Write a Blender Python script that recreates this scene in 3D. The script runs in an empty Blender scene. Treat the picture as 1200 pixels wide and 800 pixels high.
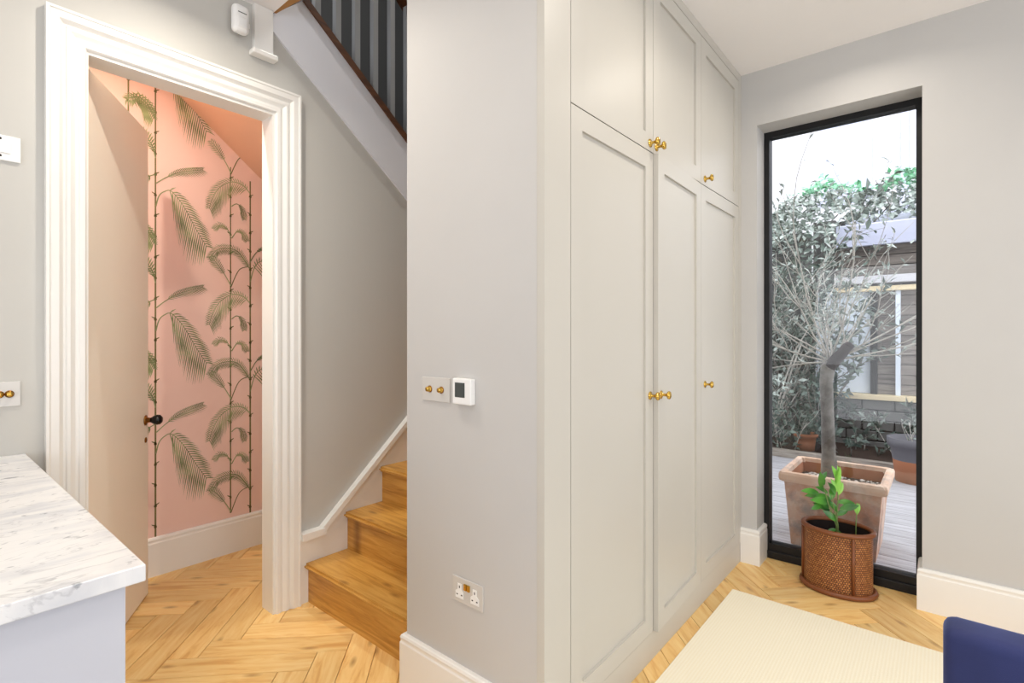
import bpy, bmesh, math, random
from mathutils import Vector, Matrix
R = random.Random(7)
SC = bpy.context.scene
C = SC.collection

# ------------------------------------------------------------------ camera, world, exposure
cam_d = bpy.data.cameras.new('camera')
cam_d.sensor_width = 36.0
cam_d.lens = 36.0 * 604.4 / 1200.0
cam_d.shift_y = -8.0 / 1200.0
cam_d.clip_start = 0.02
cam = bpy.data.objects.new('camera', cam_d)
C.objects.link(cam)
cam.location = (0, 0, 1.333)
cam.rotation_euler = (math.radians(90), 0, math.radians(39.94 - 90))
SC.camera = cam

world = bpy.data.worlds.new('overcast_sky')
SC.world = world
world.use_nodes = True
wn = world.node_tree.nodes
wn['Background'].inputs['Color'].default_value = (0.93, 0.955, 1.0, 1)
wn['Background'].inputs['Strength'].default_value = 3.2

vs = SC.view_settings
vs.view_transform = 'Standard'
vs.look = 'None'
vs.gamma = 1.0
vs.use_curve_mapping = False
vs.exposure = -0.15
SC.display_settings.display_device = 'sRGB'

def portal(name, loc, rot, sx, sy):
    d = bpy.data.lights.new(name, 'AREA')
    d.shape = 'RECTANGLE'; d.size = sx; d.size_y = sy
    d.cycles.is_portal = True
    o = bpy.data.objects.new(name, d); C.objects.link(o)
    o.location = loc; o.rotation_euler = rot
    return o
# rear and side portals: unseen openings added behind the camera for daylight fill
portal('daylight_portal_rear', (-2.9, 0.0, 1.25), (0, math.radians(-90), 0), 2.3, 4.0)
portal('daylight_portal_side', (0.3, -2.9, 1.25), (math.radians(90), 0, 0), 4.6, 2.3)
portal('daylight_portal_garden', (3.46, 0.456, 1.3), (0, math.radians(90), 0), 2.4, 0.72)

WARM = (1.0, 0.915, 0.80)

# ------------------------------------------------------------------ helpers
def lin(r, g, b):
    f = lambda c: (c/255/12.92 if c/255 <= .04045 else ((c/255+.055)/1.055)**2.4)
    return (f(r), f(g), f(b), 1)

def obj(name, me, mat=None, parent=None, loc=None, rot=None):
    if isinstance(me, bmesh.types.BMesh):
        m = bpy.data.meshes.new(name); me.normal_update(); me.to_mesh(m); me.free(); me = m
    o = bpy.data.objects.new(name, me)
    C.objects.link(o)
    if mat is not None and len(me.materials) == 0:
        me.materials.append(mat)
    if loc is not None: o.location = loc
    if rot is not None: o.rotation_euler = rot
    if parent is not None: o.parent = parent
    return o

def tag(o, label=None, cat=None, group=None, kind=None):
    if label: o['label'] = label
    if cat: o['category'] = cat
    if group: o['group'] = group
    if kind: o['kind'] = kind
    return o

def thing(name, label, cat, loc=(0, 0, 0), rz=0, group=None, kind=None):
    o = bpy.data.objects.new(name, None); C.objects.link(o)
    o.empty_display_size = .05
    o.location = loc; o.rotation_euler = (0, 0, rz)
    return tag(o, label, cat, group, kind)

def bm_new(): return bmesh.new()

def add_box(bm, x0, x1, y0, y1, z0, z1, bevel=0, seg=2):
    vs_ = [bm.verts.new(p) for p in ((x0,y0,z0),(x1,y0,z0),(x1,y1,z0),(x0,y1,z0),(x0,y0,z1),(x1,y0,z1),(x1,y1,z1),(x0,y1,z1))]
    fs = [bm.faces.new([vs_[i] for i in q]) for q in ((3,2,1,0),(4,5,6,7),(0,1,5,4),(1,2,6,5),(2,3,7,6),(3,0,4,7))]
    if bevel:
        es = list({e for f in fs for e in f.edges})
        bmesh.ops.bevel(bm, geom=es, offset=bevel, segments=seg, affect='EDGES', profile=.5)
    return bm

def box(x0, x1, y0, y1, z0, z1, bevel=0, seg=2):
    return add_box(bm_new(), x0, x1, y0, y1, z0, z1, bevel, seg)

def add_prism(bm, pts, axis, a, b):
    """pts: 2D outline; axis 'x': (y,z), 'y': (x,z), 'z': (x,y); extruded from a to b"""
    def P(p, t):
        return {'x': (t, p[0], p[1]), 'y': (p[0], t, p[1]), 'z': (p[0], p[1], t)}[axis]
    lo = [bm.verts.new(P(p, a)) for p in pts]
    hi = [bm.verts.new(P(p, b)) for p in pts]
    n = len(pts)
    bm.faces.new(lo); bm.faces.new(hi[::-1])
    for i in range(n):
        j = (i+1) % n
        bm.faces.new((lo[j], lo[i], hi[i], hi[j]))
    bmesh.ops.recalc_face_normals(bm, faces=bm.faces[:])
    return bm

def prism(pts, axis, a, b): return add_prism(bm_new(), pts, axis, a, b)

def add_lathe(bm, prof, n=24, M=Matrix()):
    rings = []
    for r, z in prof:
        if r < 1e-6:
            rings.append([bm.verts.new(M @ Vector((0, 0, z)))])
        else:
            rings.append([bm.verts.new(M @ Vector((r*math.cos(2*math.pi*k/n), r*math.sin(2*math.pi*k/n), z))) for k in range(n)])
    for A, B in zip(rings, rings[1:]):
        for k in range(n):
            j = (k+1) % n
            if len(A) == 1 and len(B) == 1: continue
            if len(A) == 1: f = bm.faces.new((A[0], B[j], B[k]))
            elif len(B) == 1: f = bm.faces.new((A[k], A[j], B[0]))
            else: f = bm.faces.new((A[k], A[j], B[j], B[k]))
            f.smooth = True
    return bm

def lathe(prof, n=24, M=Matrix()): return add_lathe(bm_new(), prof, n, M)

def add_tube(bm, pts, rad, n=8, closed=False, cap=True):
    pts = [Vector(p) for p in pts]
    N = len(pts)
    rad = rad if isinstance(rad, (list, tuple)) else [rad]*N
    rings = []
    up = None
    for i, p in enumerate(pts):
        if closed: t = (pts[(i+1) % N] - pts[i-1])
        else: t = pts[min(i+1, N-1)] - pts[max(i-1, 0)]
        t.normalize()
        if up is None:
            a = Vector((0, 0, 1)) if abs(t.z) < .9 else Vector((1, 0, 0))
            up = t.cross(a).normalized()
        up = (up - t*up.dot(t)).normalized()
        v = t.cross(up)
        rings.append([bm.verts.new(p + (up*math.cos(2*math.pi*k/n) + v*math.sin(2*math.pi*k/n))*rad[i]) for k in range(n)])
    pairs = list(zip(rings, rings[1:])) + ([(rings[-1], rings[0])] if closed else [])
    for A, B in pairs:
        for k in range(n):
            j = (k+1) % n
            f = bm.faces.new((A[k], A[j], B[j], B[k])); f.smooth = True
    if cap and not closed:
        bm.faces.new(rings[0][::-1]); bm.faces.new(rings[-1])
    return bm

def tube(pts, rad, n=8, closed=False): return add_tube(bm_new(), pts, rad, n, closed)

def smooth(bm):
    for f in bm.faces: f.smooth = True
    return bm

# ------------------------------------------------------------------ materials
def newmat(name):
    m = bpy.data.materials.new(name); m.use_nodes = True
    nt = m.node_tree
    return m, nt, nt.nodes['Principled BSDF']

def paint(name, col, rough=.55, var=.03, bump=.02, scale=60, metal=0, spec=.4):
    m, nt, b = newmat(name)
    tc = nt.nodes.new('ShaderNodeTexCoord')
    n = nt.nodes.new('ShaderNodeTexNoise'); n.inputs['Scale'].default_value = scale*.06; n.inputs['Detail'].default_value = 4
    nt.links.new(tc.outputs['Object'], n.inputs['Vector'])
    mx = nt.nodes.new('ShaderNodeMix'); mx.data_type = 'RGBA'
    mx.inputs[6].default_value = tuple(c*(1-var) for c in col[:3]) + (1,)
    mx.inputs[7].default_value = tuple(min(1, c*(1+var)) for c in col[:3]) + (1,)
    nt.links.new(n.outputs['Fac'], mx.inputs[0])
    nt.links.new(mx.outputs[2], b.inputs['Base Color'])
    b.inputs['Roughness'].default_value = rough
    b.inputs['Metallic'].default_value = metal
    b.inputs['Specular IOR Level'].default_value = spec
    if bump:
        n2 = nt.nodes.new('ShaderNodeTexNoise'); n2.inputs['Scale'].default_value = scale*4; n2.inputs['Detail'].default_value = 2
        nt.links.new(tc.outputs['Object'], n2.inputs['Vector'])
        bp = nt.nodes.new('ShaderNodeBump'); bp.inputs['Strength'].default_value = bump; bp.inputs['Distance'].default_value = .002
        nt.links.new(n2.outputs['Fac'], bp.inputs['Height']); nt.links.new(bp.outputs['Normal'], b.inputs['Normal'])
    return m

def wood(name, dark, mid, light, grain=(1.2, 16, 16), rough=.38, rand=True, knots=True, axis_long='x', tint=.25):
    m, nt, b = newmat(name)
    L = nt.links
    tc = nt.nodes.new('ShaderNodeTexCoord')
    oi = nt.nodes.new('ShaderNodeObjectInfo')
    ma = nt.nodes.new('ShaderNodeVectorMath'); ma.operation = 'SCALE'; ma.inputs['Scale'].default_value = 37.0
    cmb = nt.nodes.new('ShaderNodeCombineXYZ')
    for i in range(3): L.new(oi.outputs['Random'], cmb.inputs[i])
    L.new(cmb.outputs[0], ma.inputs[0])
    add = nt.nodes.new('ShaderNodeVectorMath'); add.operation = 'ADD'
    L.new(tc.outputs['Object'], add.inputs[0]); L.new(ma.outputs[0], add.inputs[1])
    mp = nt.nodes.new('ShaderNodeMapping')
    g = grain if axis_long == 'x' else (grain[1], grain[0], grain[2])
    mp.inputs['Scale'].default_value = g
    L.new(add.outputs[0], mp.inputs['Vector'])
    n = nt.nodes.new('ShaderNodeTexNoise'); n.inputs['Scale'].default_value = 2.2; n.inputs['Detail'].default_value = 7
    n.inputs['Roughness'].default_value = .62; n.inputs['Distortion'].default_value = .9
    L.new(mp.outputs[0], n.inputs['Vector'])
    cr = nt.nodes.new('ShaderNodeValToRGB')
    e = cr.color_ramp.elements
    e[0].position = .33; e[0].color = dark
    e[1].position = .66; e[1].color = light
    k = cr.color_ramp.elements.new(.47); k.color = mid
    L.new(n.outputs['Fac'], cr.inputs['Fac'])
    col = cr.outputs['Color']
    hs = nt.nodes.new('ShaderNodeHueSaturation')
    if rand:
        mr = nt.nodes.new('ShaderNodeMapRange'); mr.inputs['To Min'].default_value = 1-tint; mr.inputs['To Max'].default_value = 1+tint*.6
        L.new(oi.outputs['Random'], mr.inputs['Value']); L.new(mr.outputs[0], hs.inputs['Value'])
    L.new(col, hs.inputs['Color']); col = hs.outputs['Color']
    if knots:
        mp2 = nt.nodes.new('ShaderNodeMapping'); mp2.inputs['Scale'].default_value = (2.3, 6.5, 0) if axis_long == 'x' else (6.5, 2.3, 0)
        L.new(add.outputs[0], mp2.inputs['Vector'])
        v = nt.nodes.new('ShaderNodeTexVoronoi'); v.voronoi_dimensions = '2D'; v.inputs['Scale'].default_value = 1.0
        L.new(mp2.outputs[0], v.inputs['Vector'])
        kr = nt.nodes.new('ShaderNodeValToRGB'); kr.color_ramp.elements[0].position = .015; kr.color_ramp.elements[0].color = (1, 1, 1, 1)
        kr.color_ramp.elements[1].position = .10; kr.color_ramp.elements[1].color = (0, 0, 0, 1)
        L.new(v.outputs['Distance'], kr.inputs['Fac'])
        mx = nt.nodes.new('ShaderNodeMix'); mx.data_type = 'RGBA'
        mm = nt.nodes.new('ShaderNodeMath'); mm.operation = 'MULTIPLY'; mm.inputs[1].default_value = .65
        L.new(kr.outputs['Color'], mm.inputs[0]); L.new(mm.outputs[0], mx.inputs[0])
        L.new(col, mx.inputs[6]); mx.inputs[7].default_value = (dark[0]*.45, dark[1]*.38, dark[2]*.35, 1)
        col = mx.outputs[2]
    L.new(col, b.inputs['Base Color'])
    b.inputs['Roughness'].default_value = rough
    bp = nt.nodes.new('ShaderNodeBump'); bp.inputs['Strength'].default_value = .12; bp.inputs['Distance'].default_value = .0015
    L.new(n.outputs['Fac'], bp.inputs['Height']); L.new(bp.outputs['Normal'], b.inputs['Normal'])
    return m

def marble(name):
    m, nt, b = newmat(name); L = nt.links
    tc = nt.nodes.new('ShaderNodeTexCoord')
    def noise(s, d, dist, rot=0, sc=(1, 1, 1)):
        mp = nt.nodes.new('ShaderNodeMapping'); mp.inputs['Rotation'].default_value = (0, 0, rot); mp.inputs['Scale'].default_value = sc
        L.new(tc.outputs['Object'], mp.inputs['Vector'])
        n = nt.nodes.new('ShaderNodeTexNoise'); n.inputs['Scale'].default_value = s; n.inputs['Detail'].default_value = d; n.inputs['Distortion'].default_value = dist
        L.new(mp.outputs[0], n.inputs['Vector']); return n
    n1 = noise(4.5, 8, 1.2, .5, (1, 2.2, 1))
    cr = nt.nodes.new('ShaderNodeValToRGB')
    cr.color_ramp.elements[0].position = .33; cr.color_ramp.elements[0].color = lin(208, 210, 215)
    cr.color_ramp.elements[1].position = .56; cr.color_ramp.elements[1].color = lin(234, 234, 234)
    L.new(n1.outputs['Fac'], cr.inputs['Fac'])
    n2 = noise(2.6, 6, 2.0, .95, (1, 3.0, 1))
    vr = nt.nodes.new('ShaderNodeValToRGB')
    vr.color_ramp.elements[0].position = .488; vr.color_ramp.elements[0].color = (0, 0, 0, 1)
    vr.color_ramp.elements[1].position = .512; vr.color_ramp.elements[1].color = (0, 0, 0, 1)
    k = vr.color_ramp.elements.new(.5); k.color = (.38, .38, .38, 1)
    L.new(n2.outputs['Fac'], vr.inputs['Fac'])
    mx = nt.nodes.new('ShaderNodeMix'); mx.data_type = 'RGBA'
    L.new(vr.outputs['Color'], mx.inputs[0]); L.new(cr.outputs['Color'], mx.inputs[6]); mx.inputs[7].default_value = lin(150, 152, 158)
    n3 = noise(26, 4, .6, .4, (1, 1.6, 1))
    sr = nt.nodes.new('ShaderNodeValToRGB'); sr.color_ramp.elements[0].position = .62; sr.color_ramp.elements[0].color = (0, 0, 0, 1)
    sr.color_ramp.elements[1].position = .71; sr.color_ramp.elements[1].color = (.8, .8, .8, 1)
    L.new(n3.outputs['Fac'], sr.inputs['Fac'])
    mx2 = nt.nodes.new('ShaderNodeMix'); mx2.data_type = 'RGBA'
    L.new(sr.outputs['Color'], mx2.inputs[0]); L.new(mx.outputs[2], mx2.inputs[6]); mx2.inputs[7].default_value = lin(105, 112, 124)
    L.new(mx2.outputs[2], b.inputs['Base Color'])
    b.inputs['Roughness'].default_value = .3
    return m

def wicker(name):
    m, nt, b = newmat(name); L = nt.links
    uv = nt.nodes.new('ShaderNodeTexCoord')
    mp = nt.nodes.new('ShaderNodeMapping'); L.new(uv.outputs['UV'], mp.inputs['Vector'])
    ch = nt.nodes.new('ShaderNodeTexBrick')
    ch.inputs['Scale'].default_value = 1.0
    ch.inputs['Brick Width'].default_value = .0105; ch.inputs['Row Height'].default_value = .0105
    ch.inputs['Mortar Size'].default_value = .0019; ch.inputs['Mortar Smooth'].default_value = .6
    ch.inputs['Color1'].default_value = lin(196, 132, 74); ch.inputs['Color2'].default_value = lin(150, 88, 44); ch.inputs['Mortar'].default_value = lin(70, 34, 16)
    L.new(mp.outputs[0], ch.inputs['Vector'])
    L.new(ch.outputs['Color'], b.inputs['Base Color'])
    inv = nt.nodes.new('ShaderNodeMath'); inv.operation = 'SUBTRACT'; inv.inputs[0].default_value = 1
    L.new(ch.outputs['Fac'], inv.inputs[1])
    bp = nt.nodes.new('ShaderNodeBump'); bp.inputs['Strength'].default_value = .7; bp.inputs['Distance'].default_value = .003
    L.new(inv.outputs[0], bp.inputs['Height']); L.new(bp.outputs['Normal'], b.inputs['Normal'])
    b.inputs['Roughness'].default_value = .45
    return m

def rugmat(name):
    m, nt, b = newmat(name); L = nt.links
    tc = nt.nodes.new('ShaderNodeTexCoord')
    w = nt.nodes.new('ShaderNodeTexWave'); w.bands_direction = 'Y'; w.inputs['Scale'].default_value = 26; w.inputs['Distortion'].default_value = .6
    w.inputs['Detail'].default_value = 2
    L.new(tc.outputs['Object'], w.inputs['Vector'])
    n = nt.nodes.new('ShaderNodeTexNoise'); n.inputs['Scale'].default_value = 180; L.new(tc.outputs['Object'], n.inputs['Vector'])
    mx = nt.nodes.new('ShaderNodeMix'); mx.data_type = 'RGBA'; mx.inputs[6].default_value = lin(247, 238, 213); mx.inputs[7].default_value = lin(250, 243, 222)
    L.new(w.outputs['Fac'], mx.inputs[0]); L.new(mx.outputs[2], b.inputs['Base Color'])
    ad = nt.nodes.new('ShaderNodeMath'); L.new(w.outputs['Fac'], ad.inputs[0]); L.new(n.outputs['Fac'], ad.inputs[1])
    bp = nt.nodes.new('ShaderNodeBump'); bp.inputs['Strength'].default_value = .12; bp.inputs['Distance'].default_value = .002
    L.new(ad.outputs[0], bp.inputs['Height']); L.new(bp.outputs['Normal'], b.inputs['Normal'])
    b.inputs['Roughness'].default_value = .95; b.inputs['Specular IOR Level'].default_value = .1
    return m

def velvet(name, col):
    m = paint(name, col, rough=.75, var=.38, bump=.15, scale=170)
    b = m.node_tree.nodes['Principled BSDF']
    b.inputs['Sheen Weight'].default_value = .5; b.inputs['Sheen Roughness'].default_value = .35
    b.inputs['Sheen Tint'].default_value = lin(150, 170, 225)
    return m

def glassmat(name, refl=.07, col=(1, 1, 1, 1)):
    m, nt, b = newmat(name); L = nt.links
    nt.nodes.remove(b)
    t = nt.nodes.new('ShaderNodeBsdfTransparent'); t.inputs['Color'].default_value = col
    g = nt.nodes.new('ShaderNodeBsdfGlossy'); g.inputs['Roughness'].default_value = .01
    fr = nt.nodes.new('ShaderNodeFresnel'); fr.inputs['IOR'].default_value = 1.45
    mx = nt.nodes.new('ShaderNodeMixShader')
    L.new(fr.outputs[0], mx.inputs[0]); L.new(t.outputs[0], mx.inputs[1]); L.new(g.outputs[0], mx.inputs[2])
    L.new(mx.outputs[0], nt.nodes['Material Output'].inputs['Surface'])
    return m

def leafmat(name, c1, c2, rough=.5):
    m, nt, b = newmat(name); L = nt.links
    tc = nt.nodes.new('ShaderNodeTexCoord')
    n = nt.nodes.new('ShaderNodeTexNoise'); n.inputs['Scale'].default_value = 9; L.new(tc.outputs['Object'], n.inputs['Vector'])
    cr = nt.nodes.new('ShaderNodeValToRGB'); cr.color_ramp.elements[0].position = .38; cr.color_ramp.elements[1].position = .62
    cr.color_ramp.elements[0].color = c1; cr.color_ramp.elements[1].color = c2
    L.new(n.outputs['Fac'], cr.inputs['Fac']); L.new(cr.outputs['Color'], b.inputs['Base Color'])
    b.inputs['Roughness'].default_value = rough
    return m

M = {}
M['wall'] = paint('pale_grey_wall_paint', lin(196, 194, 191), .6)
M['hallwall'] = paint('yellower_grey_hall_wall', lin(194, 192, 186), .6)  # doorway wall grey, a touch yellower than the other walls
M['white'] = paint('white_gloss_paint', lin(236, 234, 229), .35, .015, .01)
M['ceil'] = paint('ceiling_white', lin(247, 243, 240), .8, .015, .02)
M['cab'] = paint('stone_cabinet_paint', lin(197, 193, 184), .38, .012, .008)
M['door'] = paint('cream_door_paint', lin(247, 239, 223), .4, .015, .01)
M['string'] = paint('grey_satin_string_paint', lin(222, 222, 226), .45)
M['baluster'] = paint('grey_baluster_paint', lin(148, 150, 150), .45)
M['stairdim'] = paint('stairwell_dimness', lin(66, 68, 70), .7)  # dimness of the upper stairwell put into an even dark colour
M['darkwood'] = wood('dark_oak_rail', lin(58, 32, 14), lin(84, 48, 22), lin(104, 62, 30), rough=.4, rand=False, knots=False)
M['oakfloor'] = wood('oak_floor', lin(224, 170, 100), lin(240, 197, 126), lin(248, 214, 148), grain=(1.6, 13, 13), tint=.16)
M['oakstair'] = wood('oak_stair', lin(172, 118, 46), lin(200, 146, 66), lin(218, 168, 88), axis_long='y', rough=.42, tint=.08)
M['oakedge'] = paint('oak_nosing', lin(170, 118, 52), .45, .1)
M['slab'] = paint('subfloor', lin(84, 56, 32), .9)
M['marble'] = marble('white_marble')
M['panel'] = paint('pale_grey_unit_paint', lin(196, 198, 207), .45, .01)
M['brass'] = paint('polished_brass', lin(208, 170, 84), .2, .04, 0, metal=1)
M['darkbrass'] = paint('aged_brass', lin(150, 104, 52), .35, .1, 0, metal=1)
M['black'] = paint('black_knob', lin(18, 18, 20), .25, .05, 0)
M['frame'] = paint('black_aluminium', lin(13, 13, 15), .45, .05, .01)
M['glass'] = glassmat('window_glass')
M['plastic'] = paint('white_plastic', lin(238, 238, 236), .35, .01, 0)
M['acrylic'] = paint('clear_acrylic_plate', lin(205, 202, 197), .12, .01, 0, spec=.5)
M['screen'] = paint('lcd_screen', lin(70, 74, 72), .2, .1, 0)
M['slot'] = paint('dark_slot', lin(40, 36, 34), .6, 0, 0)
M['pink'] = paint('pink_wallpaper', lin(237, 202, 190), .7, .015, .01)
M['salmon'] = paint('salmon_ceiling_paint', lin(230, 188, 160), .7, .015, .01)
M['print'] = leafmat('printed_palm_green', lin(112, 122, 80), lin(164, 170, 122), .75)
M['stem'] = paint('printed_stem_green', lin(118, 110, 66), .75, .2, 0)
M['wicker'] = wicker('woven_cane')
M['cane'] = paint('varnished_cane_pole', lin(124, 72, 40), .35, .2, .02)
M['inner_shade'] = paint('basket_shade', lin(30, 18, 14), .7, .1)  # shade inside the basket put into a near-black colour
M['soil'] = paint('soil', lin(58, 44, 36), .95, .4, .6, scale=100)
M['rug'] = rugmat('cream_wool_rug')
M['velvet'] = velvet('blue_velvet', lin(40, 48, 96))
M['leg'] = paint('dark_chair_leg', lin(50, 38, 30), .4, .1)
M['leafgreen'] = leafmat('glossy_leaf_green', lin(36, 92, 30), lin(84, 150, 54), .3)
M['leaflime'] = leafmat('young_leaf_green', lin(110, 180, 60), lin(150, 210, 90), .35)
M['stalk'] = paint('plant_stalk', lin(120, 140, 80), .5, .1, 0)
M['terra'] = paint('terracotta', lin(206, 150, 118), .85, .16, .15, scale=50)
def weathered(name, base, pale, stain):
    m, nt, b = newmat(name); L = nt.links
    tc = nt.nodes.new('ShaderNodeTexCoord')
    def nz(s_, d, lo, hi, off):
        mp = nt.nodes.new('ShaderNodeMapping'); mp.inputs['Location'].default_value = (off, off*.7, off*.3); L.new(tc.outputs['Object'], mp.inputs['Vector'])
        n = nt.nodes.new('ShaderNodeTexNoise'); n.inputs['Scale'].default_value = s_; n.inputs['Detail'].default_value = d; n.inputs['Roughness'].default_value = .65
        L.new(mp.outputs[0], n.inputs['Vector'])
        r = nt.nodes.new('ShaderNodeMapRange'); r.inputs['From Min'].default_value = lo; r.inputs['From Max'].default_value = hi; L.new(n.outputs['Fac'], r.inputs['Value'])
        return r.outputs[0], n
    f1, _ = nz(5, 6, .40, .66, 0); f2, n2 = nz(4.2, 8, .50, .64, 3.1)
    a = nt.nodes.new('ShaderNodeMix'); a.data_type = 'RGBA'; a.inputs[6].default_value = base; a.inputs[7].default_value = pale; L.new(f1, a.inputs[0])
    c = nt.nodes.new('ShaderNodeMix'); c.data_type = 'RGBA'; c.inputs[7].default_value = stain
    mu = nt.nodes.new('ShaderNodeMath'); mu.operation = 'MULTIPLY'; mu.inputs[1].default_value = .8; L.new(f2, mu.inputs[0])
    L.new(mu.outputs[0], c.inputs[0]); L.new(a.outputs[2], c.inputs[6]); L.new(c.outputs[2], b.inputs['Base Color'])
    bp = nt.nodes.new('ShaderNodeBump'); bp.inputs['Strength'].default_value = .3; bp.inputs['Distance'].default_value = .004
    L.new(n2.outputs['Fac'], bp.inputs['Height']); L.new(bp.outputs['Normal'], b.inputs['Normal'])
    b.inputs['Roughness'].default_value = .9
    return m
M['terra'] = weathered('weathered_terracotta', lin(190, 142, 116), lin(206, 186, 172), lin(120, 110, 108))
M['rimterra'] = weathered('pale_terracotta_rim', lin(212, 176, 150), lin(222, 202, 186), lin(172, 152, 140))
M['terrain'] = paint('terracotta_inner', lin(172, 112, 80), .85, .16, .15, scale=50)
M['bark'] = weathered('grey_bark', lin(96, 92, 86), lin(150, 148, 142), lin(62, 58, 54))
M['twig'] = paint('pale_twig', lin(186, 182, 174), .85, .15, .1)
M['burnt'] = paint('dark_cut_wood', lin(42, 29, 29), .9, .2, .3)
M['leafhazy'] = leafmat('hazed_green_leaf', lin(100, 116, 106), lin(180, 190, 184), .5)  # pale haze over the garden put into the leaf colour
M['leafdark'] = leafmat('dark_green_leaf', lin(54, 72, 64), lin(112, 128, 118), .45)
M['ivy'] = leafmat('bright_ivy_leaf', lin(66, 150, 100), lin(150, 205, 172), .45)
M['deck'] = wood('weathered_grey_decking', lin(140, 138, 142), lin(166, 165, 170), lin(184, 184, 190), axis_long='y', rough=.7, tint=.06, knots=False)
M['sleeper'] = wood('weathered_sleeper', lin(120, 112, 104), lin(160, 150, 140), lin(186, 178, 168), axis_long='y', rough=.8, tint=.08, knots=False)
M['block'] = paint('weathered_grey_block', lin(124, 124, 122), .9, .3, .6, scale=60)
M['mortar'] = paint('dark_mortar', lin(58, 58, 58), .95, .2, .3)
M['render'] = paint('white_render', lin(206, 206, 211), .9, .03, .1)
M['sill'] = paint('cream_timber_sill', lin(232, 214, 176), .6, .06)
M['winwhite'] = paint('pale_blue_pane_and_post', lin(226, 236, 248), .35, .03)  # bright reflection painted in for the pane; also coats the white post
M['board'] = wood('brown_shed_boards', lin(92, 86, 82), lin(122, 114, 108), lin(150, 142, 134), axis_long='y', rough=.8, tint=.2, knots=False)
M['lead'] = paint('lilac_grey_lead', lin(186, 190, 210), .6, .1, .1)
M['fence'] = wood('dark_fence_boards', lin(74, 76, 76), lin(98, 100, 100), lin(124, 126, 126), axis_long='y', rough=.85, tint=.2, knots=False)
M['greypot'] = paint('grey_glazed_pot', lin(104, 104, 110), .6, .15, .1)
M['pebble'] = paint('pale_pebbles', lin(206, 200, 192), .8, .2, .2)
M['emit'], _nt, _b = newmat('lamp_lens')
_b.inputs['Emission Color'].default_value = WARM + (1,); _b.inputs['Emission Strength'].default_value = 6

CEIL = 2.86

# ------------------------------------------------------------------ room shell
def struct(name, bm, mat, parent=None):
    return tag(obj(name, bm, mat, parent), kind='structure')

floor = struct('floor', box(-2.9, 3.38, -2.9, 3.42, -.1, -.008), M['slab'])

def clip(poly, a, b, c):          # keep a*x+b*y<=c
    out = []
    for i in range(len(poly)):
        p, q = poly[i], poly[(i+1) % len(poly)]
        dp, dq = a*p[0]+b*p[1]-c, a*q[0]+b*q[1]-c
        if dp <= 0: out.append(p)
        if (dp < 0 < dq) or (dq < 0 < dp):
            t = dp/(dp-dq); out.append((p[0]+(q[0]-p[0])*t, p[1]+(q[1]-p[1])*t))
    return out

PW, PL = .12, .602
S2 = math.sqrt(.5)
def uv2xy(u, v): return ((u+v)*S2, (u-v)*S2)
# phase: upper ends of the +45 degree boards lie on Y = 2.02 (mod 2*PL*S2); a joint passes through (1.139, 2.02)
oy = 2.02 - PL*S2
ox = 1.139 - PL*S2
fwd = Vector((.7668, .6419)); rgt = Vector((.6419, -.7668))
def inview(x, y):
    d = x*fwd.x + y*fwd.y
    if d < .35: return False
    u = 600 + 604.4*(x*rgt.x + y*rgt.y)/d
    v = 392 + 604.4*1.333/d
    return -160 < u < 1420 and v < 1080
def hidden(x, y):
    if x > 1.40 and .97 < y < 2.40: return True
    if x > 1.28 and 1.0 < y < 1.52: return True
    if x > 1.75 and y > 2.40: return True
    if x < .30 and y > 1.3: return True
    if x < .22 and y > 1.14: return True
    if x > 3.36: return True
    return False
plank_me = None
def plank_mesh(poly):
    """chamfered board; poly in local plan coordinates"""
    cx = sum(p[0] for p in poly)/len(poly); cy = sum(p[1] for p in poly)/len(poly)
    n = len(poly); ch = .0012
    ins = [(p[0]-math.copysign(ch, p[0]-cx), p[1]-math.copysign(ch, p[1]-cy)) for p in poly]
    v = [(p[0], p[1], -.010) for p in poly] + [(p[0], p[1], -.0012) for p in poly] + [(p[0], p[1], 0) for p in ins]
    f = [tuple(range(2*n, 3*n))]
    for k in (0, n):
        for i in range(n):
            j = (i+1) % n
            f.append((k+i, k+j, k+n+j, k+n+i))
    me = bpy.data.meshes.new('plank'); me.from_pydata(v, [], f); me.update()
    me.materials.append(M['oakfloor'])
    return me
g = .0011
full_rect = [(-PL/2+g, -PW/2+g), (PL/2-g, -PW/2+g), (PL/2-g, PW/2-g), (-PL/2+g, PW/2-g)]
plank_full = plank_mesh(full_rect)
nplank = 0
for n in range(-6, 8):
    for k in range(-45, 45):
        for typ in 'AB':
            if typ == 'A': cu, cv = k*PW + PL/2 + n*PL, k*PW + PW/2 - n*PL
            else: cu, cv = k*PW + PL + PW/2 + n*PL, k*PW + PW - PL/2 - n*PL
            x, y = uv2xy(cu, cv); x += ox; y += oy
            ang = math.radians(45 if typ == 'A' else -45)
            ca, sa = math.cos(ang), math.sin(ang)
            poly = [(x+px*ca-py*sa, y+px*sa+py*ca) for px, py in full_rect]
            c2 = clip(clip(clip(poly, 1, 0, 3.365), 0, 1, 3.37), -1, 0, 1.0)
            if len(c2) < 3: continue
            pts = c2 + [(sum(p[0] for p in c2)/len(c2), sum(p[1] for p in c2)/len(c2))]
            if not any(inview(*p) and not hidden(*p) for p in pts): continue
            if len(c2) == 4 and all(abs(a-b) < 1e-6 for P_, Q_ in zip(c2, poly) for a, b in zip(P_, Q_)):
                me = plank_full
            else:
                loc2 = [((px-x)*ca+(py-y)*sa, -(px-x)*sa+(py-y)*ca) for px, py in c2]
                me = plank_mesh(loc2)
            obj('plank', me, None, floor, (x, y, 0), (0, 0, ang)); nplank += 1
print('planks', nplank)

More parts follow.
